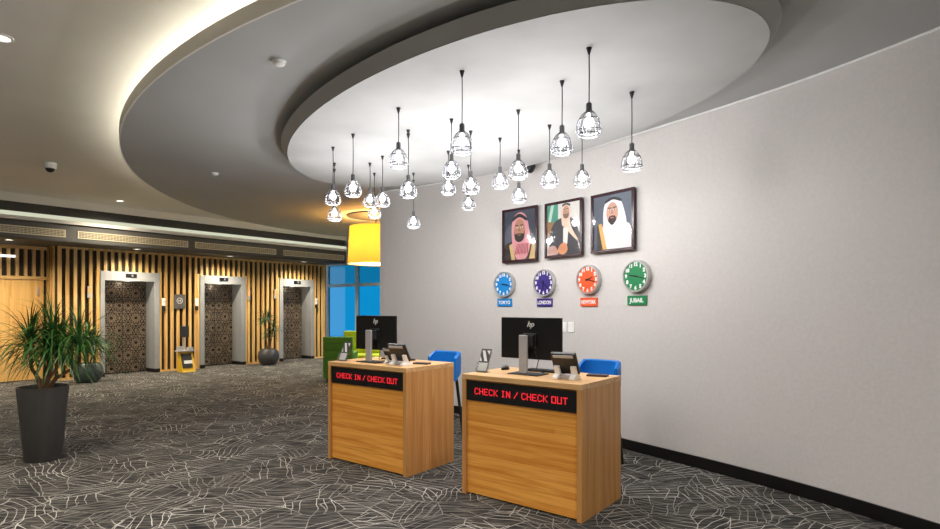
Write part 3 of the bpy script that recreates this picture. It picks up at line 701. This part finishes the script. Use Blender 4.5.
# blue bar stools
def make_stool():
    t = thing('bar_stool', '', 'stool')
    # seat pad and low wrap-round back
    b = MB(); n = 20
    b.lathe([(0.001, 0.76), (0.17, 0.765), (0.195, 0.75), (0.20, 0.72), (0.17, 0.70), (0.001, 0.70)], n=28, sx=1.0, sy=0.95); b.build('seat', 'blue', t, smooth=True)
    b = MB(); R0, R1 = 0.185, 0.225; vs = []
    A0, A1 = math.radians(8), math.radians(172); K = 18
    for i in range(K + 1):
        a = A0 + (A1 - A0) * i / K; e = min(i, K - i) / K
        z0 = 0.71 + 0.13 * min(1, e * 4); z1 = 0.99 + 0.065 * min(1, e * 6)
        sq = 1.0 / max(abs(math.cos(a)) ** 4 + abs(math.sin(a)) ** 4, 1e-6) ** 0.25
        for r, z in ((R0, z0), (R0 + 0.005, (z0 + z1) / 2), (R0, z1 - 0.012), ((R0 + R1) / 2, z1), (R1, z1 - 0.012), (R1 + 0.004, (z0 + z1) / 2), (R1, z0)):
            vs.append((r * sq * math.cos(a), r * sq * math.sin(a) * 0.92, z))
    m = 7; fs = [(i * m + j, i * m + (j + 1) % m, (i + 1) * m + (j + 1) % m, (i + 1) * m + j) for i in range(K) for j in range(m)]
    fs += [tuple(range(m)), tuple(range(K * m, K * m + m))]
    b.add(vs, fs); b.build('backrest', 'blue', t, smooth=True)
    for sx in (-1, 1):
        for sy in (-1, 1):
            MB().tube([(sx * 0.145, sy * 0.14, 0.715), (sx * 0.205, sy * 0.20, 0.0)], [0.020, 0.015], n=8).build('leg', 'soft_black', t, smooth=True)
    b = MB(); q = 0.183
    for p_, r_ in (((-q, -q), (q, -q)), ((q, -q), (q, q)), ((q, q), (-q, q)), ((-q, q), (-q, -q))): b.tube([(p_[0], p_[1] * 0.97, 0.26), (r_[0], r_[1] * 0.97, 0.26)], 0.009, n=6)
    b.build('footrest', 'soft_black', t)
    return t
s1 = make_stool(); s1.location = (-0.365, 6.87, 0); s1.rotation_euler = (0, 0, A_DESK); s1['label'] = 'blue leather bar stool with black legs beside the farther desk'
s2 = copy_tree(s1); s2.location = (1.27, 5.72, 0); s2['label'] = 'blue leather bar stool mostly hidden behind the nearer desk'
for s in (s1, s2): s['group'] = 'blue bar stools'

# ---------------------------------------------------------------- things on the curved wall
def wall_frame(u):
    p = wall_at(u); q0, q1 = wall_at(u - 6), wall_at(u + 6); tx = (q1 - q0).normalized()
    return p, math.atan2(tx.y, tx.x)
class Pic:
    """flat picture layers in picture coordinates (0..1, 0..1)"""
    def __init__(s, w, h): s.b = MB(); s.w = w; s.h = h; s.k = 0
    def poly(s, pts, rgb):
        key = 'pic_%d_%d_%d' % rgb
        if key not in M: M[key] = simple(key, rgb, 0.6, vary=0.08, scale=60)
        y = -0.012 - 0.00035 * s.k; s.k += 1
        s.b.add([((x - 0.5) * s.w, y, (z - 0.5) * s.h) for x, z in pts], [tuple(range(len(pts)))], key)
    def oval(s, cx, cz, rx, rz, rgb, a0=0, a1=360, n=28):
        s.poly([(cx + rx * math.cos(math.radians(a0 + (a1 - a0) * i / n)), cz + rz * math.sin(math.radians(a0 + (a1 - a0) * i / n))) for i in range(n + (a1 - a0 < 360))], rgb)
    def smooth(s, pts, rgb):
        P = pts + [pts[0]]; L = catmull(P, 5); s.poly([tuple(q) for q in L[:-1]], rgb)
def face(p, cx, cz, r, skin, beard, shade):
    p.oval(cx, cz, r * 0.80, r, skin)
    p.smooth([(cx - r * .80, cz - r * .05), (cx - r * .62, cz - r * .35), (cx, cz - r * .30), (cx + r * .62, cz - r * .35), (cx + r * .80, cz - r * .05), (cx + r * .62, cz - r * .85), (cx, cz - r * 1.12), (cx - r * .62, cz - r * .85)], beard)
    p.oval(cx, cz - r * .47, r * .26, r * .07, shade)
    for s in (-1, 1):
        p.oval(cx + s * r * .34, cz + r * .22, r * .20, r * .08, (238, 228, 220)); p.oval(cx + s * r * .34, cz + r * .22, r * .08, r * .08, (30, 20, 18))
        p.poly([(cx + s * r * .12, cz + r * .36), (cx + s * r * .58, cz + r * .40), (cx + s * r * .54, cz + r * .50), (cx + s * r * .14, cz + r * .46)], (34, 24, 22))
    p.poly([(cx - r * .05, cz + r * .22), (cx + r * .05, cz + r * .22), (cx + r * .17, cz - r * .12), (cx - r * .17, cz - r * .12)], shade)
def portrait(kind, w, h):
    p = Pic(w, h)
    if kind == 0:
        p.poly([(0, 0), (1, 0), (1, 1), (0, 1)], (52, 60, 74)); p.oval(0.30, 0.45, 0.30, 0.3, (84, 92, 104))
        p.smooth([(0.0, 0.0), (1.0, 0.0), (1.0, 0.30), (0.78, 0.40), (0.25, 0.38), (0.0, 0.28)], (40, 34, 32))
        p.poly([(0.16, 0.30), (0.26, 0.34), (0.36, 0.0), (0.24, 0.0)], (206, 176, 120)); p.poly([(0.92, 0.38), (1.0, 0.36), (1.0, 0.0), (0.80, 0.0)], (206, 176, 120))
        p.smooth([(0.27, 0.30), (0.24, 0.62), (0.30, 0.86), (0.50, 0.96), (0.70, 0.88), (0.80, 0.62), (0.84, 0.30), (0.70, 0.02), (0.40, 0.02)], (214, 150, 156))
        for k in range(9): p.poly([(0.34 + k * 0.05, 0.10 + (k % 3) * .02), (0.36 + k * 0.05, 0.10), (0.44 + k * 0.042, 0.32), (0.42 + k * 0.042, 0.32)], (150, 48, 62))
        p.smooth([(0.28, 0.78), (0.50, 0.86), (0.72, 0.77), (0.73, 0.83), (0.50, 0.93), (0.28, 0.85)], (26, 22, 24))
        face(p, 0.50, 0.60, 0.22, (178, 128, 100), (40, 28, 26), (146, 96, 76))
    elif kind == 1:
        p.poly([(0, 0), (1, 0), (1, 1), (0, 1)], (214, 212, 206)); p.poly([(0, 0.55), (0.34, 0.60), (0.34, 1), (0, 1)], (76, 152, 128)); p.poly([(0.02, 0.62), (0.10, 0.62), (0.22, 1.0), (0.12, 1)], (186, 214, 200))
        p.poly([(0, 0.35), (0.2, 0.4), (0.2, 0.66), (0, 0.68)], (150, 112, 72))
        p.smooth([(0.10, 0.0), (0.06, 0.35), (0.20, 0.62), (0.44, 0.72), (0.74, 0.70), (0.95, 0.45), (1.0, 0.0)], (62, 62, 68))
        p.smooth([(0.46, 0.58), (0.44, 0.84), (0.52, 0.98), (0.62, 0.99), (0.71, 0.84), (0.72, 0.56), (0.94, 0.26), (0.86, 0.28), (0.60, 0.48)], (232, 202, 182))
        p.poly([(0.50, 0.52), (0.66, 0.52), (0.62, 0.20), (0.50, 0.20)], (226, 222, 216))
        p.smooth([(0.47, 0.93), (0.585, 0.965), (0.70, 0.93), (0.69, 0.975), (0.585, 0.995), (0.48, 0.975)], (30, 26, 28))
        face(p, 0.585, 0.83, 0.12, (196, 150, 124), (120, 100, 92), (160, 112, 92))
        p.smooth([(0.32, 0.06), (0.42, 0.20), (0.58, 0.22), (0.64, 0.08), (0.50, 0.0)], (214, 146, 104)); p.smooth([(0.04, 0.0), (0.06, 0.16), (0.26, 0.18), (0.34, 0.02)], (190, 150, 140))
        for k in range(4): p.poly([(0.40 + k * .05, 0.05), (0.405 + k * .05, 0.05), (0.43 + k * .045, 0.18), (0.425 + k * .045, 0.18)], (150, 88, 60))
    else:
        p.poly([(0, 0), (1, 0), (1, 1), (0, 1)], (98, 108, 122)); p.poly([(0, 0), (0.45, 0), (0.45, 1), (0, 1)], (84, 92, 106))
        p.smooth([(0.16, 0.0), (0.20, 0.34), (0.36, 0.48), (0.84, 0.46), (0.98, 0.34), (1.0, 0.0)], (226, 222, 222))
        p.poly([(0.12, 0.48), (0.22, 0.49), (0.36, 0.0), (0.24, 0.0)], (216, 170, 96)); p.poly([(0.10, 0.0), (0.10, 0.46), (0.13, 0.48), (0.25, 0.0)], (64, 52, 46))
        p.smooth([(0.27, 0.44), (0.27, 0.72), (0.34, 0.88), (0.52, 0.955), (0.70, 0.88), (0.80, 0.70), (0.86, 0.42), (0.70, 0.36), (0.40, 0.36)], (244, 242, 244))
        p.smooth([(0.32, 0.85), (0.52, 0.905), (0.72, 0.85), (0.72, 0.90), (0.52, 0.955), (0.32, 0.90)], (38, 34, 38))
        p.oval(0.50, 0.66, 0.155, 0.20, (206, 160, 138)); p.smooth([(0.42, 0.60), (0.50, 0.615), (0.58, 0.60), (0.60, 0.52), (0.50, 0.44), (0.40, 0.52)], (48, 34, 34)); p.oval(0.50, 0.575, 0.05, 0.014, (170, 112, 100))
        for s in (-1, 1):
            p.oval(0.50 + s * .065, 0.72, 0.038, 0.014, (240, 232, 228)); p.oval(0.50 + s * .065, 0.72, 0.015, 0.014, (30, 20, 18)); p.poly([(0.50 + s * .02, 0.745), (0.50 + s * .12, 0.752), (0.50 + s * .11, 0.772), (0.50 + s * .02, 0.765)], (60, 46, 44))
        p.poly([(0.49, 0.72), (0.51, 0.72), (0.535, 0.645), (0.465, 0.645)], (178, 128, 108))
        for k in range(5): p.poly([(0.42 + k * .09, 0.02), (0.424 + k * .09, 0.02), (0.45 + k * .075, 0.36), (0.446 + k * .075, 0.36)], (196, 192, 196))
    return p.b
FR = [(503, 538.3, 211, 263.5, 0, 'framed portrait of a person in red checked headdress, left of the three portraits'),
      (545.8, 583.5, 204.5, 259, 1, 'framed portrait of a seated person in a dark robe, middle of the three'),
      (592.3, 636, 196.5, 254.2, 2, 'framed portrait of a person in white headdress, right of the three portraits')]
for (u0, u1, v0, v1, kind, lab) in FR:
    u0 += 2; u1 += 1.5
    a, c = wall_at(u0), wall_at(u1); w = (c - a).length; mid = (a + c) / 2; ang = math.atan2((c - a).y, (c - a).x)
    zt_, zb_ = HC + (HY - v0) / F * a.y, HC + (HY - v1) / F * a.y; h = zt_ - zb_
    nx, ny = math.sin(ang), -math.cos(ang)
    t = thing('picture_frame', lab, 'picture', (mid.x + nx * 0.035, mid.y + ny * 0.035, (zt_ + zb_) / 2), ang, 'framed portraits on the curved wall')
    fw = 0.034; b = MB()
    b.box(-w / 2, w / 2, -0.03, 0.0, h / 2 - fw, h / 2); b.box(-w / 2, w / 2, -0.03, 0.0, -h / 2, -h / 2 + fw); b.box(-w / 2, -w / 2 + fw, -0.03, 0, -h / 2 + fw, h / 2 - fw); b.box(w / 2 - fw, w / 2, -0.03, 0, -h / 2 + fw, h / 2 - fw)
    b.build('frame', 'frame_wood', t, bevel=0.004)
    b = MB(); b.box(-w / 2 + 0.01, w / 2 - 0.01, -0.006, 0.02, -h / 2 + 0.01, h / 2 - 0.01); b.build('backing', 'soft_black', t)
    portrait(kind, w - 2 * fw, h - 2 * fw).build('portrait_print', None, t, fix=False)
    b = MB(); b.add([(-w / 2 + fw, -0.0265, -h / 2 + fw), (w / 2 - fw, -0.0265, -h / 2 + fw), (w / 2 - fw, -0.0265, h / 2 - fw), (-w / 2 + fw, -0.0265, h / 2 - fw)], [(0, 1, 2, 3)]); b.build('glazing', 'picglass', t, fix=False)
CL = [(506.0, 284.5, 'TOKYO', (20, 132, 206), 3, 17, 302.5), (546.0, 283.0, 'LONDON', (56, 38, 126), 6, 22, 302.5), (590.3, 279.8, 'NEWYORK', (232, 88, 36), 2, 17, 302), (638.5, 276.3, 'JUBAIL', (14, 128, 74), 9, 17, 300.3)]
for (u, v, city, rgb, hh, mm, vl) in CL:
    p, ang = wall_frame(u); z = HC + (HY - v) / F * p.y
    cname = {'TOKYO': 'blue', 'LONDON': 'purple', 'NEWYORK': 'orange', 'JUBAIL': 'green'}[city]
    cm = 'clock_' + cname; M[cm] = simple(cm, rgb, 0.4, vary=0.03)
    nx, ny = math.sin(ang), -math.cos(ang)
    t = thing('wall_clock', 'round %s wall clock with steel rim above the %s sign' % (cname, city), 'clock', (p.x, p.y, z), ang, 'world clocks')
    RX = Matrix.Rotation(PI / 2, 4, 'X')     # lathe axis z -> -y, towards the viewer
    R = 0.178
    b = MB(); b.T = RX; b.lathe([(R, 0.0), (R, 0.055), (R - 0.004, 0.062), (R - 0.018, 0.062), (R - 0.022, 0.05)], n=48); b.build('rim', 'steel', t, smooth=True)
    b = MB(); b.T = RX; b.lathe([(R - 0.020, 0.048), (R - 0.020, 0.05)], n=48, cap1=True); dl = b.build('dial', cm, t)
    for k in range(1, 13):
        a = PI / 2 - k * PI / 6
        text_obj(str(k), 0.054, 'white', dl, 'numeral', Matrix.Translation((0.13 * math.cos(a), -0.0515, 0.13 * math.sin(a))) @ RX, offset=0.0035, extrude=0.0006)
    def hand(name, deg, L_, w_, off):
        a = math.radians(deg); d = Vector((math.sin(a), 0, math.cos(a))); s_ = Vector((d.z, 0, -d.x)); b = MB()
        q = [-0.03 * d - w_ * s_, -0.03 * d + w_ * s_, L_ * d + w_ * 0.6 * s_, L_ * d - w_ * 0.6 * s_]
        b.add([(w2.x, -off, w2.z) for w2 in q] + [(w2.x, -off - 0.002, w2.z) for w2 in q], [(0, 1, 2, 3), (7, 6, 5, 4), (0, 4, 5, 1), (1, 5, 6, 2), (2, 6, 7, 3), (3, 7, 4, 0)]); b.build(name, 'black', t)
    hand('hour_hand', (hh + mm / 60) * 30, 0.085, 0.008, 0.053); hand('minute_hand', mm * 6, 0.125, 0.006, 0.056)
    b = MB(); b.T = RX; b.lathe([(0.008, 0.05), (0.008, 0.061)], n=12, cap1=True); b.build('hub', 'black', t)
    pl, al = wall_frame(u - 0.8); zl = HC + (HY - vl) / F * pl.y
    s = thing('name_plate', '%s plate reading %s under the %s clock' % (cname, city, cname), 'sign', (pl.x, pl.y, zl), al, 'city name plates')
    wv = 0.26; b = MB(); b.box(-wv / 2, wv / 2, -0.018, 0.0, -0.052, 0.052); b.build('plate', cm, s, bevel=0.002)
    te = text_obj(city, 0.066, 'white', s, 'lettering', Matrix.Translation((0, -0.019, -0.002)) @ RX @ Matrix.Diagonal(({'TOKYO': 0.92, 'LONDON': 0.80, 'NEWYORK': 0.68, 'JUBAIL': 0.95}[city], 1, 1, 1)), offset=0.0018)
for (u, lab) in ((564.0, 'white wall socket half hidden behind the monitor edge'), (571.5, 'white wall socket plate right of the monitor, fully visible')):
    p, ang = wall_frame(u); z = HC + (HY - 327) / F * p.y
    t = thing('wall_socket', lab, 'socket', (p.x, p.y, z), ang, 'wall sockets')
    b = MB(); b.box(-0.048, 0.048, -0.01, 0, -0.062, 0.062); b.build('plate', 'white', t, bevel=0.003)
    b = MB(); b.box(-0.014, 0.014, -0.014, -0.01, -0.026, 0.026); b.build('rocker', 'white', t, bevel=0.001)

# ---------------------------------------------------------------- things at the lift wall
def lift_pt(u, off, z): 
    t = along(u, off); return (C0.x + t * VX + off * UX, C0.y + t * VY + off * UY, z)
def zlift(u, v, off=0.0): return HC + (HY - v) / F * lift_pt(u, off, 0)[1]
for (u, v, lab) in [(163.5, 303, 'white call panel right of the left lift'), (196.5, 303, 'white call panel left of the middle lift'), (316, 302, 'white call panel right of the right lift')]:
    t = thing('call_panel', lab, 'control panel', lift_pt(u, 0.01, zlift(u, v)), A_LIFT, 'lift call panels')
    b = MB(); b.box(-0.038, 0.038, -0.02, 0, -0.07, 0.12); b.build('plate', 'white', t, bevel=0.002)
    b = MB(); b.box(-0.035, 0.035, -0.03, 0, -0.19, -0.09); b.build('card_reader', 'soft_black', t, bevel=0.004)
    b = MB(); b.T = Matrix.Rotation(PI / 2, 4, 'X'); b.lathe([(0.015, 0.02), (0.015, 0.026)], n=12, cap1=True, c=(0, 0.03)); b.build('button', 'silver', t)
for (u, v, lab) in [(89, 292, 'small orange lift lantern left of the left lift'), (248.5, 295, 'small orange lift lantern right of the middle lift'), (275, 294, 'small orange lift lantern left of the right lift')]:
    t = thing('lift_lantern', lab, 'indicator light', lift_pt(u, 0.01, zlift(u, v)), A_LIFT, 'lift lanterns')
    b = MB(); b.box(-0.035, 0.035, -0.03, 0, -0.13, 0.13); b.build('housing', 'silver', t, bevel=0.003)
    b = MB(); b.box(-0.022, 0.022, -0.04, -0.03, -0.03, 0.10); b.build('lens', emit('lantern_lens', (255, 170, 80), 0.9), t)
t = thing('wall_plaque', 'square grey plaque with round emblem on the slats between two lifts', 'sign', lift_pt(179.3, 0.01, zlift(179.3, 301.5)), A_LIFT)
b = MB(); b.box(-0.14, 0.14, -0.02, 0, -0.18, 0.18); b.build('plate', simple('plaque_grey', (92, 90, 88), 0.5), t, bevel=0.003)
b = MB(); b.T = Matrix.Translation((0, -0.021, 0.02)) @ Matrix.Rotation(PI / 2, 4, 'X'); n = 28
b.lathe([(0.075, 0), (0.075, 0.004), (0.062, 0.004), (0.062, 0)], n=n); b.box(-0.03, 0.03, -0.006, 0.006, 0, 0.004); b.box(-0.03, -0.018, -0.03, 0.03, 0, 0.004); b.box(0.018, 0.03, -0.03, 0.03, 0, 0.004); b.build('emblem', 'paper', t)
x, y, _ = lift_pt(185.5, 0.42, 0)
t = thing('display_stand', 'yellow sloping display stand with leaflet holders, between the left and middle lifts', 'stand', (x, y, 0), A_LIFT)
b = MB(); pts = [(0.10, 0), (-0.20, 0), (-0.03, 0.50), (0.06, 0.50)]; n = 4
b.add([(-0.16, p, q) for p, q in pts] + [(0.16, p, q) for p, q in pts], [(0, 1, 2, 3), (7, 6, 5, 4)] + [(i, (i + 1) % 4, 4 + (i + 1) % 4, 4 + i) for i in range(4)]); b.build('board', 'yellowpaint', t, bevel=0.004)
b = MB(); b.T = Matrix.Translation((0, -0.125, 0.22)) @ Matrix.Rotation(math.radians(-17.9), 4, 'X'); b.box(-0.145, 0.10, -0.02, 0.0, -0.12, 0.24); b.build('poster', 'soft_black', t)
b = MB(); b.T = Matrix.Translation((0, -0.125, 0.22)) @ Matrix.Rotation(math.radians(-17.9), 4, 'X'); b.box(-0.10, 0.10, -0.024, -0.02, -0.02, 0.06); b.build('printed_band', 'paper', t)
b = MB(); b.box(-0.22, 0.22, -0.10, 0.10, 0.50, 0.53); b.box(-0.20, -0.08, -0.06, 0.04, 0.53, 0.63); b.box(0.04, 0.16, -0.06, 0.04, 0.53, 0.60); b.build('tray', 'silver', t)
b = MB(); b.box(-0.02, 0.02, 0.06, 0.10, 0.50, 1.15); b.build('pole', 'silver', t)
b = MB(); b.box(-0.10, 0.10, 0.03, 0.06, 0.85, 1.12); b.build('leaflet_pocket', 'darkpaper', t)

# ---------------------------------------------------------------- lounge sofas
def sofa(loc, rz, L_, mat, lab, H=0.95):
    t = thing('sofa', lab, 'sofa', loc, rz)
    b = MB(); b.box(-L_ / 2, L_ / 2, -0.38, 0.34, 0.08, 0.30); b.build('base', mat, t, bevel=0.02)
    b = MB(); b.box(-L_ / 2 + 0.12, L_ / 2 - 0.12, -0.37, 0.22, 0.30, 0.45); b.build('seat_cushion', mat, t, bevel=0.04)
    b = MB(); k = 0
    for k in range(5): b.box(-L_ / 2, L_ / 2, 0.22, 0.38, 0.26 + k * (H - 0.26) / 5, 0.26 + (k + 1) * (H - 0.26) / 5)
    b.build('backrest', mat, t, bevel=0.018)
    for s in (-1, 1):
        b = MB(); x0, x1 = sorted((s * L_ / 2, s * (L_ / 2 - 0.12))); 
        for k in range(3): b.box(x0, x1, -0.38, 0.22, 0.28 + k * 0.115, 0.28 + (k + 1) * 0.115)
        b.build('armrest', mat, t, bevel=0.015)
    for sx in (-1, 1):
        for sy in (-0.32, 0.32):
            MB().lathe([(0.02, 0.0), (0.02, 0.09)], n=10, c=(sx * (L_ / 2 - 0.08), sy), cap0=True, cap1=True).build('leg', 'soft_black', t)
    return t
sofa((-2.80, 12.25, 0), PI + 0.05, 0.62, 'dkgreen', 'dark green channel-stitched armchair behind the farther desk', 0.97)
sofa((-2.25, 13.9, 0), A_DESK * 0.25, 2.0, 'lime', 'lime green sofa in front of the blue windows', 0.99)

# ---------------------------------------------------------------- plants
def leaf(b, base, dirv, L_, w, droop, n=7, m=None):
    p = Vector(base); d = Vector(dirv).normalized(); side = d.cross(Vector((0, 0, 1)))
    if side.length < 1e-3: side = Vector((1, 0, 0))
    side.normalize(); vs = []; 
    for i in range(n + 1):
        t = i / n; ww = w * (0.55 + 0.9 * t if t < 0.35 else 0.865 * (1 - ((t - 0.35) / 0.65) ** 1.6) + 0.02)
        up = side.cross(d).normalized()
        vs += [tuple(p - side * ww), tuple(p + up * ww * -0.35), tuple(p + side * ww)]
        p = p + d * (L_ / n); d = (d + Vector((0, 0, -droop / n))).normalized()
    b.add(vs, [(3 * i + j, 3 * i + j + 1, 3 * i + j + 4, 3 * i + j + 3) for i in range(n) for j in (0, 1)], m)
def crown(c, count, L_, w, droop, rnd, spread=1.0):
    b = MB()
    for i in range(count):
        a = rnd.uniform(0, 2 * PI); el = math.radians(rnd.uniform(-10, 85)) * (1 if rnd.random() < .85 else 0.5)
        d = Vector((math.cos(a) * math.cos(el) * spread, math.sin(a) * math.cos(el) * spread, math.sin(el)))
        k = rnd.uniform(0.75, 1.15)
        leaf(b, (c[0] + d.x * 0.02, c[1] + d.y * 0.02, c[2] + rnd.uniform(-0.08, 0.05)), d, L_ * k, w * rnd.uniform(.8, 1.2), droop * rnd.uniform(.7, 1.4))
    return b
rnd = random.Random(3)
px, py = (43 - CX) / F * 5.93, 5.93
pt_ = thing('potted_plant', 'tall charcoal tapered planter with a spiky long-leaved plant at the left', 'plant', (px, py, 0))
MB().lathe([(0.155, 0.0), (0.163, 0.01), (0.226, 0.755), (0.228, 0.77), (0.216, 0.77), (0.205, 0.735)], n=48, cap0=True).build('planter', 'planter', pt_, smooth=True)
MB().lathe([(0.206, 0.73), (0.001, 0.74)], n=32).build('soil', 'soil', pt_)
heads = [(-0.12, -0.02, 1.20), (0.06, 0.05, 1.30), (0.20, -0.04, 1.14), (-0.02, 0.10, 1.10), (0.35, 0.04, 1.20)]
b = MB()
for (hx, hy, hz) in heads:
    b.tube([(hx * 0.12, hy * 0.12, 0.73), (hx * 0.35, hy * 0.5, 0.85), (hx * 0.9, hy, 0.97), (hx, hy, hz)], [0.024, 0.020, 0.016, 0.013], n=8)
b.build('stems', 'bark', pt_, smooth=True)
for (hx, hy, hz) in heads: crown((hx, hy, hz), 115, 0.52, 0.0085, 1.7, rnd).build('foliage', 'leaf', pt_, fix=False)
def pot_plant(loc, r, h, mat, lab, kind):
    t = thing('potted_plant', lab, 'plant', loc)
    MB().lathe([(r * 0.55, 0), (r * 0.85, h * 0.18), (r, h * 0.5), (r * 0.9, h * 0.82), (r * 0.68, h), (r * 0.62, h * 0.98), (r * 0.6, h * 0.9)], n=36, cap0=True).build('pot', mat, t, smooth=True)
    MB().lathe([(r * 0.62, h * 0.93), (0.001, h * 0.95)], n=24).build('soil', 'soil', t)
    b = MB(); hs = []
    if kind == 0: hs = [(0, 0, 0.95), (0.12, 0.05, 0.8), (-0.1, 0, 0.85)]
    else: hs = [(0.0, 0, 1.30), (-0.13, 0.03, 1.22), (0.13, -0.02, 1.0), (0.02, 0.05, 0.85)]
    for (hx, hy, hz) in hs: b.tube([(hx * 0.2, hy * 0.2, h * 0.9), (hx * 0.7, hy, (h + hz) / 2), (hx, hy, hz)], [0.018, 0.014, 0.012], n=6)
    b.build('stems', 'bark', t, smooth=True)
    for (hx, hy, hz) in hs: crown((hx, hy, hz), 45 if kind else 60, 0.34 if kind else 0.5, 0.014, 1.8, rnd).build('foliage', 'leaf2' if kind else 'leaf', t, fix=False)
fp = floor_at(88, 382)
pot_plant((fp.x, fp.y, 0), 0.29, 0.41, 'pot', 'plant in a round grey-green pot standing beside the left lift', 0)
lp = lift_pt(268.5, 0.56, 0)
pot_plant((lp[0], lp[1], 0), 0.29, 0.44, 'pot_dark', 'plant in a round dark pot between the middle and right lifts', 1)
